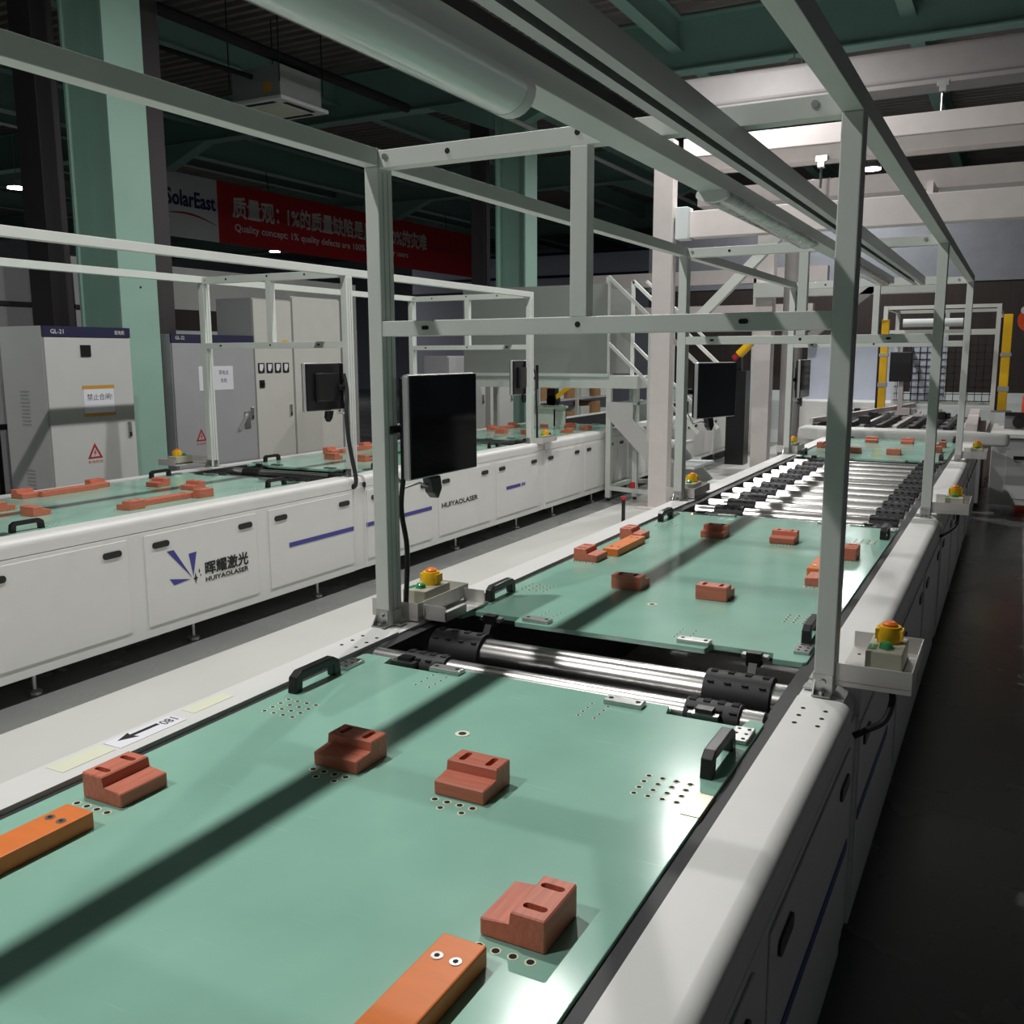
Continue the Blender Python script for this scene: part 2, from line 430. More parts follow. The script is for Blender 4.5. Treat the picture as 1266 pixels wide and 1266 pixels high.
def roller(parent, y, c, r=.045, zc=.785, sl=((-.475, -.295), (.415, .575)), big=1.0):
    ro = ob('roller', M().tube([(c-.60, y, zc), (c+.60, y, zc)], r, 24), 'steel', parent, smooth=True)
    for a, b in sl:
        sv = ob('sleeve', M().tube([(c+a, y, zc), (c+a+.004, y, zc), (c+b-.004, y, zc), (c+b, y, zc)], [r, r+.012*big, r+.012*big, r], 24), 'rubber', ro, smooth=True)
        m = M(); n = 4
        for k in range(n):
            xx = c + a + (b-a)*(k+.5)/n
            m.box(xx-.009, xx+.009, y-.012, y+.012, zc+r+.008*big, zc+r+.0135*big)
            th = math.radians(42)
            yy, zz = y - math.sin(th)*(r+.0125*big), zc + math.cos(th)*(r+.0125*big)
            m.beam((xx-.009, yy, zz), (xx+.009, yy, zz), .014, .003)
        ob('sleeve_slot', m, 'void', ro)
    return ro

JA = 2.58; JB = 2.61
A_lab = ['white conveyor module under the green board with two long orange bars', 'white conveyor module between the two big rollers and the bare row of rollers', 'white conveyor module with the bare row of steel rollers', 'white conveyor module at the far end of the roller line']
B_lab = ['white conveyor module before the logo door on the left line', 'white conveyor module with the blue ray logo on its door', 'white conveyor module with HUIYAOLASER lettering and blue stripes', 'white conveyor module beside the foot of the stairs', 'white conveyor module behind the stairs on the left line', 'last white conveyor module of the left line']
modsA = []
for k in range(4):
    y0 = JA + (k-1)*PITCH; y1 = y0 + PITCH if k < 3 else 11.0
    modsA.append(module(A_lab[k], CA, y0, y1))
modsB = []
for k in range(6):
    y0 = JB + (k-1)*PITCH
    modsB.append(module(B_lab[k], CB, y0, y0+PITCH))
def stripe(d, xf, ya, yb, z0=.448, z1=.48):
    return ob('blue_stripe', M().box(xf+.005, xf+.0068, ya, yb, z0, z1), 'blue', d)
XA, XB = CA+.785, CB+.785
# right line decor
t, ds, (a, b, w) = modsA[0]
for k in (0, 1, 2):
    d0 = a + .01 + k*(w+.12); stripe(ds[k], XA+.0015, d0+.01, d0+w-.002)
ob('blue_stripe', M().box(XA-.001, XA+.0012, b-.01, b, .448, .48), 'blue', t)
t, ds, (a, b, w) = modsA[1]
stripe(ds[0], XA+.0015, a+.012, a+w*.78)
# left line decor
t, ds, (a, b, w) = modsB[1]
d2 = a+.01+2*(w+.12)
stripe(ds[2], XB+.0015, d2+.19, d2+w)
ob('blue_stripe', M().box(XB-.001, XB+.0012, d2+w+.004, b, .448, .48), 'blue', t)
d1 = a+.01+(w+.12)
lx = XB+.0065
def decal(name, pts, material, parent, x=lx):
    return ob(name, M().prism(pts, 'x', x, x+.0012), material, parent)
D = ds[1]
decal('logo_ray', [(3.889, .617), (3.942, .617), (4.072, .424)], 'blue', D)
decal('logo_ray', [(4.055, .573), (4.118, .576), (4.083, .43)], 'blue', D)
decal('logo_ray', [(3.900, .447), (3.930, .404), (4.058, .416)], 'blue', D)
def star(c, r):
    P = []
    for k in range(8):
        t = math.pi*k/4; q = r if k % 2 == 0 else r*.28
        P.append((c[0] + q*.55*math.cos(t) if k in (0, 4) else c[0] + q*math.cos(t), c[1] + q*math.sin(t)))
    return P
decal('logo_star', star((4.10, .412), .036), 'ink', D)
decal('logo_star', star((4.132, .452), .016), 'ink', D); decal('logo_star', star((4.142, .424), .01), 'ink', D)
lettering('晖耀激光', (lx, 4.180, .413), (0,1,0), (0,0,1), 'ink', D, width=.375, height=.086, bold=.045)
lettering('HUIYAOLASER', (lx, 4.180, .372), (0,1,0), (0,0,1), 'ink', D, width=.372, height=.03, bold=.04)
t, ds, (a, b, w) = modsB[2]
d0 = a+.01; stripe(ds[0], XB+.0015, d0, d0+w)
ob('blue_stripe', M().box(XB-.001, XB+.0012, a, a+.009, .448, .48), 'blue', t)
lettering('HUIYAOLASER', (lx, 6.935, .435), (0,1,0), (0,0,1), 'ink', ds[1], width=.63, height=.046, bold=.04)
d2 = a+.01+2*(w+.12)
stripe(ds[2], XB+.0015, 8.13, 8.43)
for k in range(3):
    y = 8.45 + k*.03
    ob('blue_stripe', M().prism([(y, .448), (y+.018, .448), (y+.026, .48), (y+.008, .48)], 'x', XB+.006, XB+.0083), 'blue', ds[2])
# round cable holes beside the posts of the left line
for y, q_ in ((5.70, 1), (5.835, 2)):
    ob('cable_hole', M().disc((XB+.001, y, .78), .022, 'x', 14), 'void', modsB[q_][0])
# holes and sticker on the right line's rails
m = M()
for dx in (-.028, .028):
    for k in range(3): m.disc((-.40+dx, 2.30+k*.055, .8505), .006, 'z', 8, .0008)
    for k in range(3): m.disc((-1.80+dx, 2.30+k*.055, .8505), .006, 'z', 8, .0008)
ob('screw_holes', m, 'void', modsA[0][0])['kind'] = 'stuff'
t = modsA[0][0]
st = ob('sticker', M().box(-1.845, -1.785, 1.42, 1.62, .8502, .8512), 'paper', t)
ob('arrow', M().prism([(-1.826, 1.445), (-1.804, 1.49), (-1.819, 1.485), (-1.819, 1.565), (-1.831, 1.565), (-1.831, 1.485), (-1.845, 1.49)], 'z', .8512, .8518), 'ink', st)
me = lettering('180', (-1.833, 1.612, .8512), (0,-1,0), (1,0,0), 'ink', st, width=.042, height=.03)
ob('tape_patch', M().box(-1.846, -1.79, 1.27, 1.41, .8502, .8510), 'tape', t)
ob('tape_patch', M().box(-1.846, -1.80, 1.66, 1.80, .8502, .8510), 'tape', t)

# rollers
roller(modsA[0][0], 2.322, CA, r=.038, zc=.815, sl=((-.485, -.335), (.395, .545)), big=.8)
roller(modsA[1][0], 2.645, CA, r=.056, zc=.765, sl=((-.585, -.39), (.355, .555)), big=1.2)
for k in range(12):
    roller(modsA[2][0] if k > 1 else modsA[1][0], 5.36 + k*.295, CA, r=.046, zc=.79)
roller(modsB[1][0], 5.50, CB, r=.045, zc=.79); roller(modsB[2][0], 5.90, CB, r=.045, zc=.79)
roller(modsB[2][0], 8.72, CB, r=.045, zc=.79); roller(modsB[3][0], 9.05, CB, r=.045, zc=.79)

# ================================================================== PALLET BOARDS
def cut(base, cutters):
    """boolean cut done once, result mesh returned"""
    def mk(mm):
        me = bpy.data.meshes.new('tmp'); me.from_pydata(mm.v, [], mm.f)
        bm = bmesh.new(); bm.from_mesh(me); bmesh.ops.recalc_face_normals(bm, faces=bm.faces); bm.to_mesh(me); bm.free()
        o = bpy.data.objects.new('tmp', me); COL.objects.link(o); return o
    a = mk(base); tmp = [a]
    for c in cutters:
        b = mk(c); tmp.append(b)
        q = a.modifiers.new('b', 'BOOLEAN'); q.operation = 'DIFFERENCE'; q.object = b; q.solver = 'EXACT'
    me = bpy.data.meshes.new_from_object(a.evaluated_get(bpy.context.evaluated_depsgraph_get()))
    for o in tmp: bpy.data.objects.remove(o)
    return me
def capsule(cx, cy, l, r, along):
    P = []
    for k in range(16):
        t = 2*math.pi*k/16; o = l/2 - r
        ex = o if math.cos(t) > 0 else -o
        p = (ex + r*math.cos(t), r*math.sin(t))
        P.append((cx + p[0], cy + p[1]) if along == 'x' else (cx + p[1], cy + p[0]))
    return P
# stop block: low half at -y, tall half at +y, two slots along y in the tall half; size .118 x .115
prof = [(-.0575, 0), (.0575, 0), (.0575, .056), (-.002, .056), (-.006, .034), (-.0575, .031)]
bm_ = M().prism(prof, 'x', -.06, .06)
blk = cut(bm_, [M().prism(capsule(sx, .027, .042, .0075, 'y'), 'z', .030, .08) for sx in (-.032, .032)])
bm2 = bmesh.new(); bm2.from_mesh(blk)
bmesh.ops.bevel(bm2, geom=[e for e in bm2.edges if e.calc_length() > .03 and e.is_manifold and e.calc_face_angle(0) > 1.0], offset=.0025, segments=1, affect='EDGES')
bm2.to_mesh(blk); bm2.free()
BLOCK = blk; BLOCK.materials.clear(); BLOCK.materials.append(MT['block'])
ringm = M(); 
def make_bar(l):
    return M().box(-.038, .038, -l/2, l/2, 0, .034)

BZ = .845
def board(label, c, yc, blocks, bars, rot=0.0, length=2.5, tape=False, detail=True):
    t = thing('pallet_board', label, 'board', (c, yc, BZ-.03), 'green pallet boards')
    t['_o'] = (0, 0, 0)                    # children in local coords
    h, q = .6135, length/2
    P = []
    # outline with roller notches at both ends
    for s in (1, -1):
        P += [(s*x, s*y) for x, y in ((-h, q-.01), (-h+.01, q), (-.515, q), (-.505, q-.055), (-.315, q-.055), (-.305, q), (.365, q), (.375, q-.055), (.565, q-.055), (.575, q), (h-.01, q), (h, q-.01))]
    ob('underframe', M().box(-.58, .58, -q+.06, q-.06, 0, .012), 'rubber', t)
    plate = ob('plate', M().prism(P, 'z', .012, .03), 'green', t, bevel=.002)
    for (u, v, a) in blocks:
        o = bpy.data.objects.new('stop_block', BLOCK); COL.objects.link(o); o.parent = t
        o.location = (u, v, .03); o.rotation_euler = (0, 0, a)
    for (u, v0, v1) in bars:
        l = v1-v0
        br = ob('support_bar', make_bar(l), 'bar' if c > -3 else 'block', t, bevel=.003); br.location = (u, (v0+v1)/2, .03)
        m = M()
        for sx in (-.016, .016):
            for e in (-1, 1): m.tube([(sx, e*(l/2-.055), .0335), (sx, e*(l/2-.055), .0352)], .0095, 12)
        ob('bolt_head', m, 'zinc', br)
        m = M()
        for sx in (-.016, .016):
            for e in (-1, 1): m.tube([(sx, e*(l/2-.055), .0345), (sx, e*(l/2-.055), .0358)], .0045, 6)
        ob('bolt_socket', m, 'void', br)
    for su in (-1, 1):
        for sv in (-1, 1):
            v0, v1, u = .865, 1.065, su*.575
            pr = [(v0, .03), (v0+.006, .074), (v0+.03, .088), (v1-.03, .088), (v1-.006, .074), (v1, .03), (v1-.03, .03), (v1-.034, .066), (v0+.034, .066), (v0+.03, .03)]
            pr = [(sv*a, z) for a, z in pr]
            ob('handle', M().prism(pr, 'x', u-.014, u+.014), 'black', t, bevel=.003)
    for u0, u1, v0, v1 in ((.205, .31, 1.185, 1.225), (-.345, -.245, 1.195, 1.235)):
        for s in (1, -1):
            xs = sorted((s*u0, s*u1)); ys = sorted((s*v0, s*v1))
            if s == -1: xs = sorted((u0, u1))
            p = ob('edge_plate', M().box(xs[0], xs[1], ys[0], ys[1], .03, .043), 'zinc', t, bevel=.002)
            m = M()
            for xx in (xs[0]+.015, xs[1]-.015): m.disc((xx, sum(ys)/2, .0432), .007, 'z', 10, .0006)
            ob('screw', m, 'void', p)
    for su in (-1, 1):
        for s in (-1, 1):
            xs = sorted((su*.56, su*.608)); ys = sorted((s*1.085, s*1.175))
            p = ob('corner_plate', M().box(xs[0], xs[1], ys[0], ys[1], .03, .04), 'zinc', t, bevel=.002)
            if detail:
                m = M()
                for k in range(6): m.disc((xs[0]+.012+.024*(k % 2), ys[0]+.015+.03*(k//2), .0402), .005, 'z', 8, .0006)
                ob('screw', m, 'void', p)
    # centre bushing
    ob('bushing', M().tube([(-.02, .84 if rot == 0 else -.82, .0302), (-.02, .84 if rot == 0 else -.82, .0315)], .018, 16), 'tape', t)
    ob('bushing_hole', M().tube([(-.02, .84 if rot == 0 else -.82, .0310), (-.02, .84 if rot == 0 else -.82, .0320)], .010, 12), 'void', t)
    if detail:
        mr, mh = M(), M()
        def hole(u, v, r=.0055):
            mr.disc((u, v, .0302), r*1.5, 'z', 8, .0004); mh.disc((u, v, .0306), r, 'z', 8, .0004)
        for su in (-1, 1):
            for sv in (-1, 1):
                for i in range(4):
                    for j in range(4): hole(su*(.46+i*.031), sv*(.735+j*.031))
                for i in range(2):
                    for j in range(4): hole(su*(.16+i*.045) + (.02 if su > 0 else -.11), sv*(1.08+j*.03), .004)
        for (u, v, a) in blocks:
            ca, sa = math.cos(a), math.sin(a)
            for k in range(4):
                x, y = (-.045+.03*k, -.078) if abs(math.sin(a)) < .5 else (-.085*math.sin(a), -.045+.03*k)
                hole(u + x*ca - y*sa, v + x*sa + y*ca, .0065)
            for k in range(2):
                x, y = -.015 + .05*k, -.105
                if abs(a) < .1: hole(u + x*ca - y*sa, v + x*sa + y*ca, .006)
        ob('hole_rims', mr, 'tape', t)['kind'] = 'stuff'
        ob('drill_holes', mh, 'void', t)['kind'] = 'stuff'
    if tape:
        ob('tape', M().box(.575, .6145, .69, .80, .0302, .0315).box(.6135, .6145, .69, .80, .005, .0315), 'cleartape', t)
    for s in (-1, 1):                       # black hook bracket under the board's end
        for u in (-.46, .46):
            yy = s*(q+.004)
            b_ = ob('hook_bracket', M().box(u-.04, u+.04, min(yy, yy-s*.03), max(yy, yy-s*.03), .018, .0315), 'zinc', t)
            ob('hook', M().box(u-.022, u+.022, min(yy-s*.02, yy+s*.012), max(yy-s*.02, yy+s*.012), .0, .042).beam((u, yy+s*.008, .01), (u, yy+s*.05, -.05), .025, .008), 'black', b_)
    return t
PI = math.pi
mid = [(-.168, .595, 0), (.150, .597, 0), (-.168, -.595, PI), (.150, -.597, PI)]
mid2 = [(-.19, .60, 0), (.155, .595, 0), (-.19, -.595, PI), (.155, -.61, PI)]
side2 = [(-.535, -.19, PI/2), (-.535, .37, PI/2), (.475, -.205, -PI/2), (.475, .355, -PI/2)]
board('green pallet board with two long orange bars, in front of the big rollers', CA-.003, 1.03, mid + [(-.494, .25, PI/2), (.476, .218, -PI/2), (-.494, -.52, PI/2), (.476, -.52, -PI/2)], [(-.457, -.45, .112), (.43, -.45, .095)], tape=True)
board('green pallet board between the big roller and the bare row of rollers', CA-.003, 4.05, mid2 + side2, [(-.48, -.09, .27), (.43, -.09, .26)], rot=1)
board('green pallet board beyond the bare rollers', CA-.003, 9.87, mid2 + side2, [(-.48, -.09, .27)], rot=1, length=2.2, detail=False)
board('green pallet board on the left line above the logo door', CB-.003, 4.13, mid2 + side2, [(-.48, -.13, .30), (.43, -.13, .30)], rot=1)
board('green pallet board on the left line before the hanging cable', CB-.003, .98, mid2 + side2, [(-.48, -.13, .30), (.43, -.13, .30)], rot=1, detail=False)
board('green pallet board on the left line behind the monitor over the big rollers', CB-.003, 7.30, mid2 + side2, [(-.48, -.13, .30), (.43, -.13, .30)], rot=1, detail=False)
board('green pallet board on the left line with the white crate', CB-.003, 10.45, mid2 + side2, [(-.48, -.13, .30)], rot=1, detail=False)

# ================================================================== GANTRY FRAMES
def gantry(label, c, gates, y_start, y_end):
    t = thing('gantry_frame', label, 'frame', (c, gates[0], .85))
    xl, xr = c-.735, c+.703
    hw, dp = .026, .076
    for g in gates:
        for s, x in ((-1, xl), (1, xr)):
            p = ob('post', M().box(x-hw, x+hw, g, g+dp, .85, 2.335), 'frame', t, bevel=.003)
            m = M()
            for yy in (g+.025, g+.051): m.box(x-s*hw-.0008, x-s*hw+.0008, yy-.0025, yy+.0025, .87, 2.32).box(x+s*hw-.0008, x+s*hw+.0008, yy-.0025, yy+.0025, .87, 2.32)
            ob('groove', m, 'alu', p)
            # foot bracket: angle plate in front of the post
            fb = ob('foot_bracket', M().box(x-.024, x+.024, g-.034, g, .85, .855).box(x-.024, x+.024, g-.005, g, .855, .905).prism([(g-.03, .855), (g-.004, .855), (g-.004, .89)], 'x', x-.024, x-.020), 'zinc', t)
            ob('bolt', M().tube([(x, g-.02, .855), (x, g-.02, .863)], .008, 6).tube([(x, g-.005, .885), (x, g-.013, .885)], .008, 6), 'zinc', fb)
            ob('foot_bracket', M().box(x+s*-(hw+.03), x-s*hw, g+.02, g+.06, .85, .855).box(min(x-s*hw, x-s*(hw+.005)), max(x-s*hw, x-s*(hw+.005)), g+.02, g+.06, .855, .90), 'zinc', t)
        tb = ob('cross_beam', M().box(xl+hw, xr-hw, g+.002, g+.052, 2.328, 2.382), 'frame', t, bevel=.002)
        ob('bolt_hole', M().disc((xl+.28, g+.0015, 2.356), .0085, 'y', 12, .001).disc((c-.03, g+.0015, 2.364), .0085, 'y', 12, .001).disc((c+.34, g+.0015, 2.36), .0085, 'y', 12, .001), 'void', tb)
        ob('bolt', M().disc((xl+.055, g-.001, 2.36), .010, 'y', 8, .005).disc((xr-.09, g-.001, 2.36), .010, 'y', 8, .005), 'zinc', tb)
        lb = ob('lower_beam', M().box(xl+hw, xr-hw, g+.002, g+.052, 1.812, 1.860), 'frame', t, bevel=.002)
        m = M().disc((c-.025, g+.0015, 1.838), .0085, 'y', 12, .001)
        for xx in (xl+.19, xr-.25): m.prism(capsule(xx, 1.837, .026, .0065, 'x'), 'y', g+.0005, g+.0025)
        ob('bolt_hole', m, 'void', lb)
        ob('middle_post', M().box(c-.05, c+.002, g+.001, g+.051, 1.860, 2.328), 'frame', t, bevel=.002)
    ys = [y_start] + [g for g in gates if y_start < g < y_end] + [y_end]
    for i in range(len(ys)-1):
        for x in (xl, xr):
            ob('side_beam', M().box(x-hw, x+hw, ys[i] + (.0 if i == 0 else .0005), ys[i+1] + (.076 if i == len(ys)-2 else 0), 2.335, 2.388), 'frame', t, bevel=.002)
    return t
gA = [-.60, 2.54, 5.70, 8.87]
gantry('white aluminium gantry frame standing on the roller line', CA, gA, -1.6, 8.87)
gB = [-.52, 2.62, 5.76, 8.78]
gantry('white aluminium gantry frame standing on the left line with the logo', CB, gB, -1.5, 8.78)

# lamp rails under the gantry of the right line
m = M().prism([(-.97, 2.278), (-.885, 2.278), (-.885, 2.328), (-.97, 2.328)], 'y', -1.4, 7.9)
r1 = tag(ob('lamp_rail', m, 'frame', bevel=.002), 'flat grey rail carrying the tube lamps under the gantry', 'rail')
t = thing('slotted_rail', 'grey rail with a long dark slot under the gantry', 'rail', (-.715, 3.2, 2.28))
ob('channel', M().box(-.755, -.675, -1.4, 8.0, 2.322, 2.328).box(-.755, -.75, -1.4, 8.0, 2.27, 2.322).box(-.68, -.675, -1.4, 8.0, 2.27, 2.322).box(-.75, -.727, -1.4, 8.0, 2.27, 2.276).box(-.703, -.68, -1.4, 8.0, 2.27, 2.276), 'alu', t)
def tube_lamp(label, y0, y1, cover='lampcover', dz=.05):
    t = thing('tube_lamp', label, 'lamp', (-.927, y0, 2.278))
    P = [(-.975, 2.278)]
    for k in range(0, 13):
        a = math.pi + math.pi*k/12; P.append((-.927 + .052*math.cos(a), 2.266 + dz*math.sin(a)))
    P += [(-.879, 2.278)]
    ob('cover', M().prism(P, 'y', y0+.03, y1-.035), cover, t, smooth=True)
    Q = [(x*1.0 + (-.001 if x < -.927 else .001), z - (.001 if z < 2.27 else 0)) for x, z in P]
    ob('end_cap', M().prism(Q, 'y', y1-.035, y1), 'lampwhite', t, smooth=True)
    ob('end_cap', M().prism(Q, 'y', y0, y0+.03), 'lampwhite', t, smooth=True)
tube_lamp('long unlit tube lamp with smooth frosted cover above the board with long orange bars', -.2, 1.76)
tube_lamp('unlit tube lamp wrapped in crinkled clear film past the first gate', 3.15, 4.75, 'foil', .022)
tube_lamp('unlit tube lamp in clear film above the bare rollers', 6.05, 7.6, 'foil', .022)

# ================================================================== MONITORS
mon = thing('touch_monitor', 'black touch monitor with silver rim over the big rollers', 'monitor', (0, 0, 0), 'monitors on the gate posts')
ob('rim', M().box(-.034, -.006, 0, .44, 0, .352), 'silver', mon, bevel=.01, seg=3)
ob('back_cover', M().box(-.05, -.030, .006, .434, .006, .346), 'black', mon, bevel=.008)
ob('glass', M().box(-.008, 0.0, .004, .436, .004, .348), 'screen', mon, bevel=.004)
ob('back_box', M().box(-.075, -.045, .09, .35, .07, .28), 'black', mon, bevel=.01)
ob('arm', M().tube([(-.075, .12, .17), (-.075, .02, .17), (-.075, -.03, .17)], .02, 10).tube([(-.08, -.03, .05), (-.08, -.03, .30)], .016, 10), 'black', mon, smooth=True)
ob('connector', M().prism([(.15, -.002), (.215, -.002), (.225, -.05), (.20, -.085), (.17, -.06)], 'x', -.06, -.02), 'black', mon, bevel=.006)
ob('cable', M().tube([(-.04, .20, -.05), (-.05, .12, -.02), (-.06, .04, -.03), (-.075, -.02, .06)], .005, 6), 'silver', mon, smooth=True)
mon.location = (-1.752, 2.60, 1.338)
for s_, l in ((-1.752, None),):
    pass
ZM = 1.352
copy_tree(mon, (-1.752, 5.79, ZM), -.3, label='black touch monitor on the gate post beside the bare rollers')
copy_tree(mon, (-1.752, 8.96, ZM), 0, label='black touch monitor on the last gate post of the roller line')
copy_tree(mon, (-4.545, 5.80, ZM), PI, label='black monitor with a hanging cable on the left line')
copy_tree(mon, (-4.545, 8.98, ZM), PI, label='black monitor seen edge-on at the left line, near the white crate')
def cable(label, pts, r=.011):
    # smooth path
    P = [Vector(p) for p in pts]; out = []
    for i in range(len(P)-1):
        p0, p1, p2, p3 = P[max(i-1, 0)], P[i], P[i+1], P[min(i+2, len(P)-1)]
        for k in range(6):
            t = k/6; out.append(.5*((2*p1) + (p2-p0)*t + (2*p0-5*p1+4*p2-p3)*t*t + (3*p1-p0-3*p2+p3)*t**3))
    out.append(P[-1])
    return tag(ob('cable', M().tube(out, r, 8), 'rubber', smooth=True), label, 'cable')
cable('thick black cable hanging from the left monitor into the conveyor side', [(-4.47, 5.76, 1.62), (-4.44, 5.75, 1.5), (-4.42, 5.71, 1.35), (-4.40, 5.70, 1.15), (-4.385, 5.72, .98), (-4.36, 5.72, .86), (-4.35, 5.705, .80), (-4.365, 5.70, .775)], .016)
cable('thin black cable hanging below the monitor over the big rollers', [(-1.80, 2.63, 1.62), (-1.79, 2.63, 1.45), (-1.82, 2.635, 1.25), (-1.80, 2.635, 1.1), (-1.81, 2.635, .90)], .009)
cable('black cable curling from the edge-on monitor down to the rail', [(-4.47, 8.94, 1.62), (-4.44, 8.93, 1.55), (-4.42, 8.90, 1.3), (-4.42, 8.92, 1.1), (-4.43, 8.94, .86)], .012)

# ================================================================== EMERGENCY STOP STATIONS
es = thing('emergency_stop_station', 'emergency stop box on a steel tray at the right post above the big rollers', 'switch', (0, 0, 0), 'emergency stop stations on the gate posts')
# local: tray from x 0 (post) to x .19, y 0 .. .34, tray floor z 0
ob('tray', M().box(0, .19, 0, .34, 0, .003).box(0, .19, 0, .003, -.012, .05).box(0, .19, .337, .34, 0, .05).box(.187, .19, .003, .337, 0, .05), 'sheet', es)
ob('enclosure', M().box(.06, .155, .10, .27, .003, .066), 'estop', es, bevel=.004)
ob('seal', M().box(.058, .157, .098, .272, .003, .012), 'black', es)
P = []
for k in range(16):
    a = 2*PI*k/16; P.append((.108 + .031*math.cos(a), .215 + .031*math.sin(a)))
yw = ob('shroud', M().tube([(.108, .215, .066), (.108, .215, .085), (.108, .215, .112)], [.033, .036, .030], 16).box(.072, .083, .195, .235, .075, .105).box(.133, .144, .195, .235, .075, .105), 'yellow', es, smooth=True)
ob('button', M().tube([(.108, .215, .105), (.108, .215, .118), (.108, .215, .124)], [.021, .021, .013], 14), 'orange', es, smooth=True)
ob('start_button', M().tube([(.108, .145, .066), (.108, .145, .078), (.108, .145, .083)], [.019, .017, .011], 14), 'greenlens', es, smooth=True)
ob('label_plate', M().box(.063, .085, .12, .17, .066, .067), 'greenlens', es)
ob('tray_screws', M().disc((.025, .06, .0032), .005, 'z', 8, .001).disc((.025, .26, .0032), .005, 'z', 8, .001), 'void', es)
es.location = (-.375, 2.56, .885)
copy_tree(es, (-.375, 5.72, .885), 0, label='emergency stop box on a tray at the post beside the bare rollers')
copy_tree(es, (-.375, 8.89, .885), 0, label='emergency stop box on a tray at the last right-hand post')
copy_tree(es, (-1.945, 2.625, .865), 0, label='emergency stop box on a tray at the left post above the big rollers')
copy_tree(es, (-1.945, 5.785, .865), 0, label='emergency stop box at the left post beside the bare rollers')
copy_tree(es, (-1.945, 8.955, .865), 0, label='emergency stop box at the last left-hand post')
copy_tree(es, (-5.92, 5.76, .885), PI, label='emergency stop box on a tray across the left line')
copy_tree(es, (-4.50, 8.84, .853), 0, label='emergency stop box on the left line below the edge-on monitor')
m = M().box(-1.752, -1.665, 2.66, 2.93, .853, .856).box(-1.668, -1.665, 2.66, 2.80, .856, .885).box(-1.752, -1.665, 2.66, 2.663, .856, .905).box(-1.752, -1.665, 2.927, 2.93, .856, .905)
tag(ob('cable_tray', m, 'sheet'), 'bent sheet-steel tray with open side beside the left post above the big rollers', 'tray')
cable('black cable looping from the tray beside the big rollers into the rail cover', [(-.24, 2.62, .875), (-.235, 2.62, .83), (-.25, 2.60, .78), (-.29, 2.58, .755), (-.322, 2.57, .735)], .009)
cable('black cable looping from the second right tray into the rail', [(-.24, 5.78, .875), (-.25, 5.77, .80), (-.322, 5.73, .74)], .009)

# ================================================================== ELECTRICAL CABINETS
def cabinet(label, y0, y1, h, body='cab', door_m='cab', header=False, depth=.55, xf=-6.9, doors=1):
    t = thing('electrical_cabinet', label, 'cabinet', (xf-depth/2, (y0+y1)/2, 0), 'cabinets behind the left line')
    ob('body', M().box(xf-depth, xf-.02, y0, y1, .0, h), body, t, bevel=.004)
    zt = h-.085 if header else h-.01
    w = (y1-y0)/doors; dd = []
    for k in range(doors):
        d = ob('door', M().box(xf-.018, xf, y0+k*w+.006, y0+(k+1)*w-.006, .08, zt-.006), door_m, t, bevel=.004); dd.append(d)
        ob('handle', M().box(xf, xf+.018, y0+(k+1)*w-.09, y0+(k+1)*w-.06, 1.06, 1.19), 'zinc', d, bevel=.003)
        ob('lock', M().box(xf, xf+.02, y0+(k+1)*w-.086, y0+(k+1)*w-.064, 1.06, 1.10), 'black', d)
    if header: ob('header', M().box(xf-.02, xf, y0, y1, zt, h), 'navy', t)
    m = M()
    for z in [.55+.03*k for k in range(10)] + [1.2+.03*k for k in range(10)]:
        m.box(xf-depth*.62, xf-depth*.42, y0-.004, y0, z, z+.012)
    ob('side_vent', m, 'cabdark', t)
    return t, dd
t, dd = cabinet('light grey cabinet with navy header and a taped paper notice', 5.05, 5.90, 2.0, header=True)
D = dd[0]; X = -6.9
ob('meter', M().box(X, X+.01, 5.385, 5.48, 1.755, 1.85), 'black', D)
n1 = ob('notice', M().box(X, X+.002, 5.385, 5.685, 1.275, 1.495), 'paper', D)
ob('notice_tape', M().box(X, X+.003, 5.375, 5.695, 1.485, 1.515), 'ochre', n1); ob('notice_tape', M().box(X, X+.003, 5.375, 5.695, 1.255, 1.283), 'ochre', n1)
lettering('禁止合闸!', (X+.002, 5.415, 1.39), (0,1,0), (0,0,1), 'ink', n1, width=.25, height=.055)
def warn(D, y, z, s):
    tri = ob('warning_triangle', cut(M().prism([(y-s, z), (y+s, z), (y, z+1.75*s)], 'x', X, X+.0015), [M().prism([(y-s*.62, z+.2*s), (y+s*.62, z+.2*s), (y, z+1.3*s)], 'x', X-.01, X+.01)]), 'redink', D)
    for v in tri.data.vertices: v.co -= Vector(D['_o'])
    ob('bolt_mark', M().prism([(y+.1*s, z+1.05*s), (y-.2*s, z+.6*s), (y, z+.62*s), (y-.1*s, z+.28*s), (y+.2*s, z+.72*s), (y+.02*s, z+.7*s)], 'x', X, X+.0015), 'redink', tri)
    lettering('有电危险', (X, y-s, z-.55*s), (0,1,0), (0,0,1), 'redink', tri, width=2*s, height=.33*s)
warn(D, 5.455, .90, .075)
lettering('GL-21', (X, 5.12, 1.94), (0,1,0), (0,0,1), 'whiteink', t, width=.12, height=.035)
lettering('配电柜', (X, 5.74, 1.94), (0,1,0), (0,0,1), 'whiteink', t, width=.1, height=.035)
X = -7.6
t, dd = cabinet('wide grey cabinet with a white notice, right of the green column', 7.005, 8.184, 1.98, body='cabdark', door_m='cabdark', header=True, xf=-7.6)
D = dd[0]
n1 = ob('notice', M().box(X, X+.002, 7.347, 7.842, 1.398, 1.651), 'paper', D)
lettering('带电点', (X+.002, 7.633, 1.557), (0,1,0), (0,0,1), 'ink', n1, width=.14, height=.05)
lettering('危险', (X+.002, 7.655, 1.475), (0,1,0), (0,0,1), 'ink', n1, width=.09, height=.045)
warn(D, 7.336, 0.869, .075)
ob('swing_handle', M().beam((X+.02, 7.886, 0.946), (X+.02, 8.030, 1.122), .02, .02), 'alu', D)
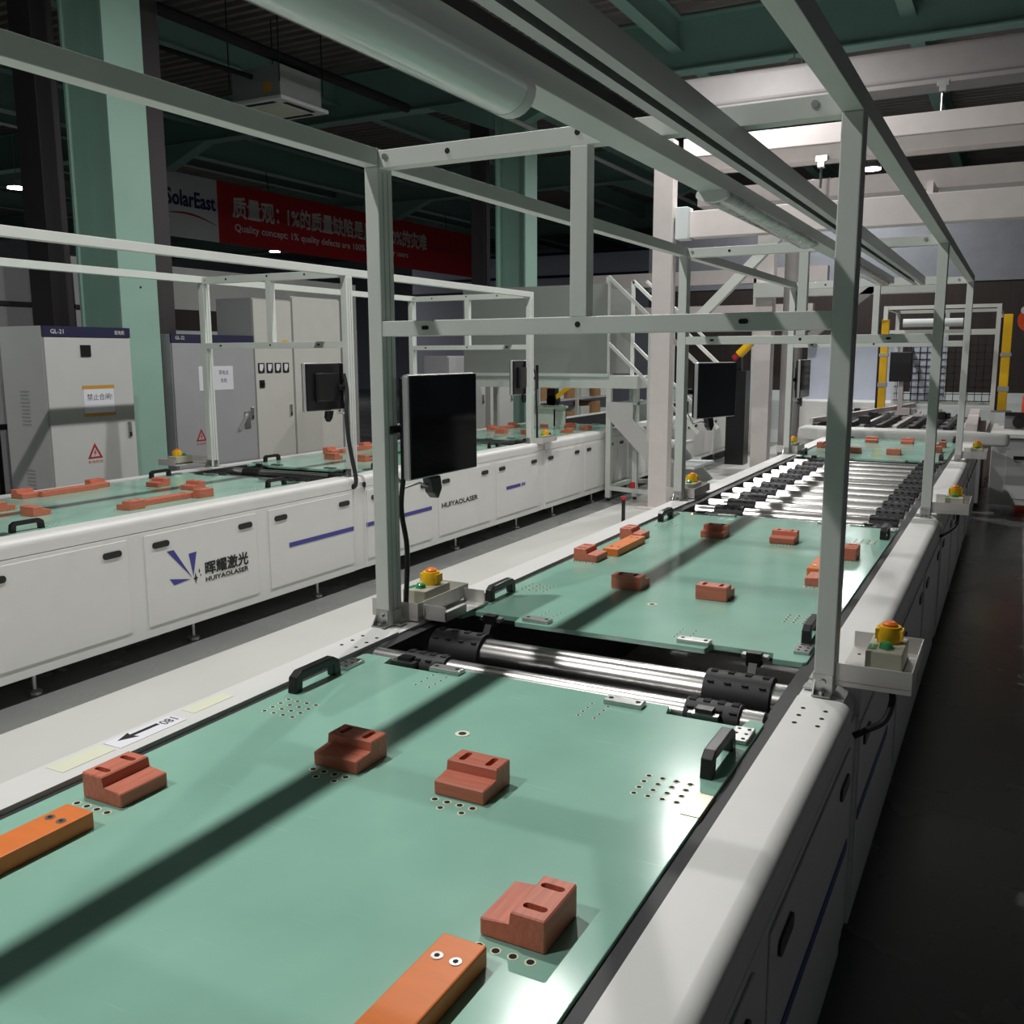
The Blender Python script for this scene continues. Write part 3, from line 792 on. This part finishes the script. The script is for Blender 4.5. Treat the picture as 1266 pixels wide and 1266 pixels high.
ob('handle_plate', M().box(X, X+.01, 7.986, 8.074, 0.957, 1.144), 'zinc', D)
lettering('GL-22', (X, 7.06, 1.926), (0,1,0), (0,0,1), 'whiteink', t, width=.12, height=.035)
t, dd = cabinet('tall warm grey cabinet with four square meters', 8.195, 8.834, 2.40, body='cabdark', door_m='cabbeige', xf=-7.6)
D = dd[0]
for k in range(4):
    y = 8.239 + k*.138
    mm = ob('panel_meter', M().box(X, X+.012, y, y+.093, 1.568, 1.678), 'black', D)
    ob('meter_face', M().prism([(y+.012, 1.60), (y+.012, 1.665), (y+.073, 1.665), (y+.073, 1.63), (y+.05, 1.585), (y+.03, 1.585)], 'x', X+.012, X+.014), 'paper', mm)
ob('switch_knob', M().box(X, X+.01, 8.250, 8.327, 1.398, 1.486).tube([(X, 8.294, 1.442), (X+.03, 8.294, 1.442)], .018, 10), 'black', D)
ob('yellow_tag', M().box(X, X+.003, 8.657, 8.746, 1.849, 1.937), 'yellow', D)
t, dd = cabinet('tall pale cabinet behind the hanging cable', 8.856, 9.748, 2.45, body='cab', door_m='cabbeige', xf=-7.6)
X = -6.9
cabinet('white narrow cabinet under the bridge, next to a wider white one', 11.93, 12.22, 1.75, body='cab', door_m='cab', depth=.4)
cabinet('white cabinet under the bridge beside the green column', 12.36, 13.10, 1.75, body='cab', door_m='cab', depth=.4)
cabinet('dark grey cabinet between the white cabinets and the tall cabinets', 11.2, 11.85, 1.75, body='cabdark', door_m='cabdark', depth=.4)
# framed grey shutter panels far left
t = thing('panel_partition', 'black-framed grey panels behind the first cabinet', 'partition', (-9.6, 6.3, 0))
for k in range(3):
    for j, (z0, z1) in enumerate(((.1, 1.0), (1.04, 1.9), (1.94, 2.3), (2.34, 2.72))):
        ob('panel', M().box(-9.62, -9.6, 5.35+k*1.05, 6.35+k*1.05, z0, z1), 'cabdark', t)
    ob('frame_bar', M().box(-9.6, -9.57, 5.30+k*1.05, 5.35+k*1.05, 0, 2.78), 'black', t)
for z in (1.0, 1.9, 2.3, 2.73): ob('frame_bar', M().box(-9.6, -9.57, 5.3, 8.5, z, z+.045), 'black', t)
t = thing('white_enclosure', 'white machine enclosure with black edge strip at the far left', 'cabinet', (-8.0, 4.6, 0))
ob('panel', M().box(-8.5, -7.75, 4.2, 5.02, .45, 2.45), 'bannerwhite', t)
ob('edge_strip', M().box(-7.78, -7.73, 5.02, 5.06, .4, 2.45), 'black', t)
for k in range(7): ob('hinge', M().box(-7.75, -7.72, 5.05, 5.10, .6+.28*k, .66+.28*k), 'black', t)
ob('base', M().box(-8.5, -7.75, 4.2, 5.05, .14, .45), 'void', t)
tag(ob('wooden_pallet', M().box(-8.6, -7.62, 4.1, 5.1, .0, .02).box(-8.6, -7.62, 5.0, 5.12, .02, .12).box(-8.6, -7.62, 4.1, 4.25, .02, .12).box(-8.6, -7.62, 4.1, 5.12, .12, .14), 'wood'), 'wooden pallet edge under the white enclosure', 'pallet')

# ================================================================== BANNER, AC, PIPES
t = thing('slogan_banner', 'red and white slogan banner hung from the roof beam', 'banner', (-16.0, 20, 4.25))
BX = -16.0
ob('white_cloth', M().box(BX-.02, BX, 13.2, 16.3, 4.27, 5.60), 'bannerwhite', t)
ob('red_cloth', M().box(BX-.02, BX, 16.3, 27.5, 4.27, 5.60), 'banner', t)
lettering('SolarEast', (BX, 14.83, 4.92), (0,1,0), (0,0,1), 'blueink', t, width=1.4, height=.34, bold=.04)
P = []
for k in range(13):
    y = 14.75 + 1.5*k/12; P.append((y, 4.74 + .09*math.sin(math.pi*k/12) - .12*(k/12)**2))
P += [(y, z-.035*math.sin(math.pi*k/12)-.008) for k, (y, z) in reversed(list(enumerate(P)))]
m = M()
for k in range(12): m.prism([P[k], P[k+1], P[24-k], P[25-k]], 'x', BX, BX+.004)
ob('logo_swoosh', m, 'redink', t)
lettering('质量观：', (BX, 16.75, 4.86), (0,1,0), (0,0,1), 'whiteink', t, width=1.55, height=.48, bold=.045)
lettering('1%的质量缺陷是用户100%的灾难', (BX, 18.6, 4.86), (0,1,0), (0,0,1), 'whiteink', t, width=6.2, height=.48, bold=.045)
lettering('Quality concept: 1% quality defects are 100% disasters for users', (BX, 16.8, 4.52), (0,1,0), (0,0,1), 'whiteink', t, width=7.0, height=.22, bold=.03)

for y in (14.0, 18.0, 22.0, 26.0): ob('cord', M().tube([(BX-.01, y, 5.58), (-16.08, y, 6.07)], .01, 6), 'black', t)
t = thing('air_conditioner', 'white ceiling cassette air conditioner hung on rods', 'air conditioner', (-9.0, 10.3, 5.0))
ob('panel', M().box(-9.45, -8.5, 9.86, 10.81, 4.98, 5.03), 'lampwhite', t, bevel=.01)
ob('body', M().box(-9.38, -8.57, 9.93, 10.74, 5.03, 5.42), 'alu', t)
for x0, x1, y0, y1 in ((-9.25, -8.70, 9.93, 10.0), (-9.25, -8.70, 10.67, 10.74), (-9.38, -9.31, 10.05, 10.62), (-8.64, -8.57, 10.05, 10.62)):
    ob('louvre', M().box(x0, x1, y0, y1, 4.975, 4.985), 'void', t)
ob('grille', M().box(-9.22, -8.73, 10.09, 10.58, 4.974, 4.982), 'tape', t)
ob('label_plate', M().box(-8.85, -8.72, 9.925, 9.932, 5.1, 5.22), 'ochre', t)
for x in (-9.4, -8.55):
    for y in (9.9, 10.75): ob('hanging_rod', M().tube([(x, y, 5.2), (x, y, 6.3)], .008, 6), 'black', t)
def pipe(label, pts, r, material, cat='pipe'):
    return tag(ob('service_pipe', M().tube(pts, r, 10), material, smooth=True), label, cat)
pipe('pale conduit under the roof running past the air conditioner', [(-7.2, 7.3, 5.35), (-7.2, 24, 5.35)], .04, 'alu')
pipe('dark insulated pipe under the roof above the air conditioner', [(-8.7, 7.6, 5.55), (-8.7, 13.0, 5.55)], .07, 'void')
pipe('thin dark pipe sagging to the air conditioner', [(-10.2, 8.0, 5.6), (-9.6, 9.0, 5.5), (-9.0, 9.9, 5.3)], .03, 'void')
tag(ob('cable_ladder', M().box(-6.35, -6.15, -4, 20, 5.75, 5.95), 'darkcol'), 'dark cable duct along the roof above the left line', 'duct')

# overhead beams crossing behind the gantry (hung by rods)
t = thing('overhead_beam', 'wide grey overhead beam highest of the three above the last gate', 'beam', (0, 12, 4.6))
ob('beam_body', M().box(-4.1, 7.0, 11.86, 12.2, 4.70, 5.08), 'greybeam', t, bevel=.06, seg=4)
ob('flange', M().box(-4.1, 7.0, 11.82, 12.24, 4.655, 4.702), 'greybeam', t)
def clamp(parent, x, y, z, l):
    c = ob('clamp', M().box(x-.06, x+.06, y-.03, y+.03, z-.03, z+.03).box(x-.035, x+.035, y-.04, y+.04, z-.09, z-.03), 'zinc', parent)
    ob('rod', M().tube([(x, y, z-.09), (x, y, z-l)], .014, 8), 'zinc', c)
for x in (-3.4, -.95, 1.5, 3.8): clamp(t, x, 11.84, 4.65, .46)
for x in (-2.5, 3.0): ob('hanging_rod', M().tube([(x, 12.03, 5.05), (x, 12.03, 6.8)], .014, 8), 'zinc', t)
t = thing('overhead_duct', 'pale overhead busway hung below the grey beam', 'duct', (0, 11.6, 3.95))
ob('upper_casing', M().box(-3.5, 7.0, 10.75, 11.05, 3.93, 4.13), 'duct', t, bevel=.006)
ob('lower_casing', M().prism([(10.78, 3.91), (10.85, 3.79), (10.95, 3.76), (11.02, 3.81), (11.02, 3.929), (10.78, 3.929)], 'x', -3.5, 7.0), 'duct', t, smooth=True)
for x in (-2.0, -.05, 2.2): clamp(t, x, 10.80, 3.79, .30)
t = thing('overhead_beam', 'pale overhead twin beam lowest above the last gate', 'beam', (0, 11.4, 3.2))
ob('upper_tray', M().box(-3.4, 7.0, 11.0, 11.3, 3.43, 3.62), 'duct', t, bevel=.006)
ob('lower_box', M().box(-3.3, 7.0, 10.42, 10.62, 3.02, 3.30), 'duct', t, bevel=.006)
for x in (-2.9, -.9, 1.4, 3.8): ob('support_arm', M().box(x-.03, x+.03, 10.5, 11.1, 3.30, 3.43), 'duct', t)

# white steel portal columns
t = thing('portal_frame', 'tall white steel portal column standing between the lines', 'column', (-3.55, 10.4, 0))
ob('column', M().box(-3.68, -3.46, 10.3, 10.46, .0, 4.05), 'duct', t, bevel=.004)
ob('connector', M().box(-3.44, -3.30, 10.34, 10.54, 3.0, 3.34), 'bannerwhite', t, bevel=.006)
ob('base_plate', M().box(-3.8, -3.32, 10.18, 10.56, .0, .02), 'duct', t)
ob('brace', M().beam((-3.30, 10.5, 2.05), (-2.35, 10.5, 2.98), .10, .10), 'frame', t)
bo = thing('bollard', 'thin black floor bollard with a red cap near the stairs', 'bollard', (-3.55, 9.2, 0))
ob('pole', M().tube([(-3.55, 9.2, 0), (-3.55, 9.2, .26)], .02, 10), 'black', bo, smooth=True); ob('cap', M().tube([(-3.55, 9.2, .26), (-3.55, 9.2, .29)], .028, 10), 'red', bo)
t = thing('portal_frame', 'second white portal column further along the aisle', 'column', (-3.3, 14.0, 0))
ob('column', M().box(-3.40, -3.16, 13.9, 14.12, 0, 3.6), 'duct', t, bevel=.004)
ob('round_post', M().tube([(-2.80, 13.6, 0), (-2.80, 13.6, 3.2)], .14, 20), 'greybeam', t, smooth=True)
ob('tie_beam', M().box(-3.4, -1.0, 13.75, 13.95, 2.55, 2.75), 'frame', t)
ob('brace', M().beam((-2.6, 13.8, 2.0), (-1.7, 13.8, 2.7), .1, .1), 'greybeam', t)
t = thing('portal_frame', 'third pale portal frame far down the aisle', 'column', (-4.8, 17.2, 0))
ob('column', M().box(-4.25, -4.03, 17.2, 17.42, 0, 3.6), 'frame', t); ob('tie_beam', M().box(-7.5, -3.0, 17.2, 17.4, 3.0, 3.25), 'duct', t)
ob('tie_beam', M().box(-7.5, -3.2, 17.1, 17.3, 2.45, 2.62), 'duct', t)

# ================================================================== CROSSOVER BRIDGE WITH STAIRS
t = thing('crossover_bridge', 'grey sheet-metal crossover bridge with stairs over the left line', 'bridge', (-5.2, 10.9, 0))
def br(name, m, material='frame', bevel=0):
    m.v = [(x, y+.27, z) for x, y, z in m.v]
    return ob(name, m, material, t, bevel=bevel)
br('deck', M().box(-6.6, -3.95, 10.35, 11.2, 1.36, 1.50))
br('guard_panel', M().box(-6.3, -4.33, 10.33, 10.36, 1.52, 2.58), 'panelgrey')
br('guard_panel', M().box(-6.3, -4.33, 11.17, 11.2, 1.52, 2.58), 'panelgrey')
br('panel_lip', M().box(-6.35, -4.3, 10.30, 10.345, 1.50, 1.535))
for x, y in ((-4.31, 10.38), (-4.05, 10.60), (-4.31, 11.15), (-6.28, 10.38), (-6.28, 11.15)):
    br('leg', M().box(x-.03, x+.03, y-.03, y+.03, .04, 1.36)); br('foot', M().tube([(x, y, 0), (x, y, .045)], .025, 10), 'black')
br('foot_rail', M().beam((-4.31, 10.38, .16), (-3.62, 10.36, .13), .05, .05)); br('foot_rail', M().beam((-4.31, 10.38, .16), (-4.31, 11.15, .16), .05, .05))
br('foot_rail', M().beam((-4.31, 11.15, .16), (-3.5, 11.15, .16), .05, .05))
for y in (10.36, 11.18):
    br('stringer', M().prism([(-4.33, 1.20), (-4.33, 1.02), (-3.30, .0), (-3.12, .0), (-3.12, .12), (-4.20, 1.20)], 'y', y-.012, y+.012), 'cab')
    br('side_plate', M().prism([(-4.33, 1.19), (-4.0, 1.19), (-4.0, .84), (-3.72, .84), (-3.72, .5), (-3.4, .5), (-3.4, .2)], 'y', y-.008, y+.008), 'cab')
for k in range(5):
    br('tread', M().box(-4.30+k*.26, -4.02+k*.26, 10.37, 11.17, 1.16-k*.24, 1.19-k*.24), 'bannerwhite')
for y in (10.36, 11.18):
    br('handrail', M().beam((-4.33, y, 2.66), (-3.2, y, 1.62), .04, .04)); br('handrail', M().beam((-4.33, y, 1.90), (-3.2, y, .86), .035, .035))
    br('post', M().box(-4.35, -4.31, y-.02, y+.02, 1.5, 2.66)); br('post', M().beam((-3.80, y, .75), (-3.80, y, 2.15), .04, .04))
br('handrail', M().beam((-4.0, 10.75, 2.62), (-3.2, 10.75, 1.88), .03, .03))
br('red_cap', M().tube([(-3.93, 10.2, .2), (-3.93, 10.2, .27)], .03, 10), 'red')

# ================================================================== BACKGROUND CLUTTER
t = thing('storage_crate', 'translucent white plastic crate on the left line', 'crate', (-5.3, 11.1, .845))
m = M().box(-5.55, -5.2, 11.0, 11.35, .845, .855)
for s in ((-5.55, -5.535, 11.0, 11.35), (-5.215, -5.2, 11.0, 11.35), (-5.55, -5.2, 11.0, 11.015), (-5.55, -5.2, 11.335, 11.35)): m.box(*s, .855, 1.09)
ob('shell', m, 'crate', t); ob('rim', M().box(-5.57, -5.18, 10.98, 11.0, 1.07, 1.10).box(-5.57, -5.18, 11.35, 11.37, 1.07, 1.10).box(-5.57, -5.55, 11.0, 11.35, 1.07, 1.10).box(-5.2, -5.18, 11.0, 11.35, 1.07, 1.10), 'crate', t)
t = thing('storage_rack', 'steel storage rack with boxes and blue bins behind the bridge', 'rack', (-8.3, 18, 0))
for x in (-8.7, -8.0):
    for y in (16.2, 18.0, 19.8): ob('upright', M().box(x-.03, x+.03, y-.03, y+.03, 0, 1.95), 'frame', t)
for z in (.35, .85, 1.35, 1.85): ob('shelf', M().box(-8.7, -8.0, 16.2, 19.8, z, z+.04), 'cab', t)
k = 0
for z in (.39, .89, 1.39):
    for y in (16.4, 17.0, 17.6, 18.3, 18.9, 19.35):
        k += 1
        mt = 'bluebin' if z > 1.3 and k % 3 != 0 else ('cardboard' if k % 2 else 'crate')
        nm, cat = {'bluebin': ('storage_bin', 'bin'), 'cardboard': ('cardboard_box', 'box'), 'crate': ('storage_box', 'box')}[mt]
        lv = {.39: 'lowest', .89: 'middle', 1.39: 'top'}[z]
        o = ob(nm, M().box(-8.5, -8.03, y, y+.42, z, z+.22+.08*(k % 3)), mt, bevel=.01)
        tag(o, {'bluebin': 'blue plastic bin', 'cardboard': 'brown cardboard box', 'crate': 'pale plastic box'}[mt] + ' on the %s shelf of the storage rack' % lv, cat, 'boxes on the storage rack')
t = thing('hoist_arm', 'yellow slanted hoist arm behind the bridge legs', 'hoist', (-6.5, 14.3, 0))
ob('mast', M().box(-7.0, -6.85, 14.5, 14.65, 0, 1.2), 'black', t); ob('boom', M().beam((-6.92, 14.55, 1.0), (-5.9, 14.9, 1.9), .07, .07), 'yellow', t)
ob('joint', M().tube([(-6.92, 14.5, 1.0), (-6.92, 14.68, 1.0)], .09, 12), 'black', t)
# right end: cross conveyor, robot cells
t = thing('end_bumper', 'white rounded cover closing the end of the roller line', 'cover', (-1.1, 11.2, .8))
ob('cover', M().prism([(-1.95, 11.0), (-.05, 11.0), (-.02, 11.08), (-.35, 11.32), (-1.1, 11.42), (-1.8, 11.45), (-2.2, 11.6), (-2.2, 11.2)], 'z', .80, .93), 'white', t, bevel=.03, seg=3)
ob('support', M().box(-1.85, -.4, 11.05, 11.3, 0, .80), 'white', t)
t = thing('cross_conveyor', 'low transfer table full of grey chains past the white cover', 'conveyor', (-1.3, 13.2, 0))
ob('table', M().box(-2.3, -.3, 11.7, 15.2, .1, .82), 'cabdark', t)
random.seed(3)
for k in range(14):
    y = 11.9 + k*.23
    ob('transfer_bar', M().box(-2.2, -.42, y, y+.06, .82, .87), ('rubber', 'alu', 'greybeam')[k % 3], t)
for k in range(10):
    x = -2.15 + k*.18
    ob('chain_guide', M().box(x, x+.05, 11.8, 15.0, .87, .93), ('rubber', 'duct', 'rubber', 'alu')[k % 4], t)
for k in range(12):
    x, y = random.uniform(-2.1, -.6), random.uniform(11.9, 14.8)
    ob('sensor_block', M().box(x, x+.12, y, y+.12, .93, .93+random.uniform(.03, .1)), ('rubber', 'duct', 'alu', 'black')[k % 4], t)
ob('side_rail', M().beam((-2.2, 12.0, .95), (-1.3, 15.0, 1.02), .05, .06), 'duct', t)
ob('side_rail', M().beam((-.42, 11.7, .93), (-.50, 15.0, .93), .12, .10), 'duct', t)
t = thing('side_machine', 'pale cross machine body with a dark latch at the right', 'machine', (1.6, 12.5, 0))
ob('body', M().box(-.2, 3.5, 11.5, 13.2, .13, .86), 'cab', t, bevel=.01)
ob('top_plate', M().box(-.22, 3.5, 11.45, 13.2, .86, .90), 'white', t)
ob('door', M().box(-.05, .95, 11.488, 11.5, .2, .74), 'cab', t, bevel=.003); ob('latch', M().box(.02, .15, 11.478, 11.49, .63, .665), 'black', t)
ob('bed', M().box(-.1, 3.4, 12.3, 13.1, .90, 1.05), 'greybeam', t); ob('rail_strip', M().box(-.1, 3.4, 12.25, 12.32, 1.05, 1.09), 'black', t)
for x in (.05, .6, 1.2): ob('wheel', M().tube([(x, 12.28, .98), (x, 12.3, .98)], .07, 14), 'black', t)
for x, lab in ((-1.72, 'yellow light-curtain post left of the robot cell'), (-.20, 'yellow light-curtain post at the right robot cell')):
    y = 14.2 if x < -1 else 13.0
    t = thing('light_curtain_post', lab, 'post', (x, y, .93))
    ob('column', M().box(x, x+.10, y, y+.06, .93 if x < -1 else 1.05, 2.22), 'yellow', t, bevel=.006)
    ob('strip', M().box(x-.03, x, y+.005, y+.05, .95 if x < -1 else 1.07, 2.18), 'black', t)
    ob('collar', M().box(x-.01, x+.11, y-.01, y+.07, 1.30, 1.36).box(x-.01, x+.11, y-.01, y+.07, 1.72, 1.76), 'alu', t)
    zf = .93 if x < -1 else 1.05
    ob('foot', M().box(x-.06, x+.16, y-.05, y+.11, zf, zf+.02), 'greybeam', t)
t = thing('control_panel', 'black operator panel beside the left yellow post', 'panel', (-1.4, 14.0, 0))
ob('box', M().box(-1.56, -1.28, 13.98, 14.1, 1.38, 1.78), 'black', t, bevel=.01); ob('stand', M().box(-1.44, -1.38, 14.05, 14.1, .9, 1.4), 'duct', t); ob('stand_base', M().box(-1.5, -1.3, 13.98, 14.2, .86, .9), 'duct', t)
t = thing('cell_frame', 'white framed robot cell at the end of the roller line', 'frame', (-1.0, 15.5, 0))
for x in (-1.80, -1.06, -.30):
    for y in (15.3, 16.9): ob('post', M().box(x-.03, x+.03, y-.03, y+.03, 0, 2.45), 'frame', t)
for z in (.95, 2.40, 2.05):
    for y in (15.3, 16.9): ob('rail', M().box(-1.83, -.27, y-.025, y+.025, z, z+.05), 'frame', t)
for x in (-1.80, -.30): ob('rail', M().box(x-.025, x+.025, 15.3, 16.9, 2.40, 2.45), 'frame', t)
ob('safety_panel', M().box(-1.55, -1.05, 16.86, 16.88, 1.0, 2.05), 'wall', t)
m = M()
for k in range(9): m.box(-1.80, -.30, 16.84, 16.85, 1.0+k*.11, 1.012+k*.11)
for k in range(14): m.box(-1.75+k*.105, -1.74+k*.105, 16.84, 16.85, 1.0, 2.0)
ob('wire_mesh', m, 'black', t)['kind'] = 'stuff'
ob('foil_roll', M().tube([(-1.55, 15.25, 2.2), (-.75, 15.25, 2.2)], .06, 12), 'bannerwhite', t, smooth=True)
t = thing('robot_arm', 'orange robot arm at the far right cell', 'robot', (.12, 14.2, 0))
ob('base', M().tube([(.25, 14.2, 0), (.25, 14.2, 1.2)], .18, 16), 'robot', t, smooth=True)
ob('upper_arm', M().tube([(.25, 14.2, 1.2), (.12, 14.2, 2.1)], [.14, .10], 14), 'robot', t, smooth=True)
ob('elbow', M().tube([(.09, 14.05, 2.18), (.09, 14.35, 2.18)], .15, 18), 'robot', t, smooth=True); ob('cap', M().tube([(.02, 14.0, 2.30), (.02, 14.05, 2.30)], .05, 12), 'whiteink', t)
ob('forearm', M().tube([(.1, 14.2, 2.2), (.8, 14.2, 2.35)], [.12, .08], 14), 'robot', t, smooth=True)
for x, y, lab in ((-2.6, 17.6, 'white low machine in front of the dark curtain'),):
    t = thing('machine_enclosure', lab, 'machine', (x, y, 0))
    ob('body', M().box(x-.9, x+.9, y-.5, y+.5, .13, .95), 'white', t, bevel=.01)
    ob('door', M().box(x-.8, x-.05, y-.512, y-.5, .2, .85), 'white', t, bevel=.004); ob('door', M().box(x+.05, x+.8, y-.512, y-.5, .2, .85), 'white', t, bevel=.004)
    ob('latch', M().box(x-.22, x-.1, y-.52, y-.51, .7, .73), 'black', t); ob('plinth', M().box(x-.85, x+.85, y-.45, y+.45, 0, .13), 'void', t)
    ob('safety_screen', M().box(x-.8, x+.8, y+.3, y+.32, .95, 1.9), 'wall', t)
t = thing('robot_arm', 'small yellow robot arm behind the second gate', 'robot', (-3.9, 15.2, 0))
ob('pedestal', M().box(-4.1, -3.8, 15.1, 15.4, 0, 1.5), 'black', t); ob('arm', M().tube([(-3.95, 15.2, 1.75), (-3.65, 15.2, 2.05)], [.07, .06], 12), 'yellow', t, smooth=True)
ob('wrist', M().tube([(-4.02, 15.2, 1.68), (-3.94, 15.2, 1.76)], .06, 12), 'redink', t); ob('link', M().beam((-3.95, 15.25, 1.4), (-3.95, 15.2, 1.78), .1, .1), 'black', t)

for o in bpy.data.objects:
    if o.name.split('.')[0] in ('sleeve_slot', 'side_vent', 'bolt_head', 'bolt_socket', 'screw', 'bolt', 'bolt_hole', 'groove', 'tray_screws'): o['kind'] = 'stuff'
# tidy: drop helper property
for o in bpy.data.objects:
    if '_o' in o: del o['_o']
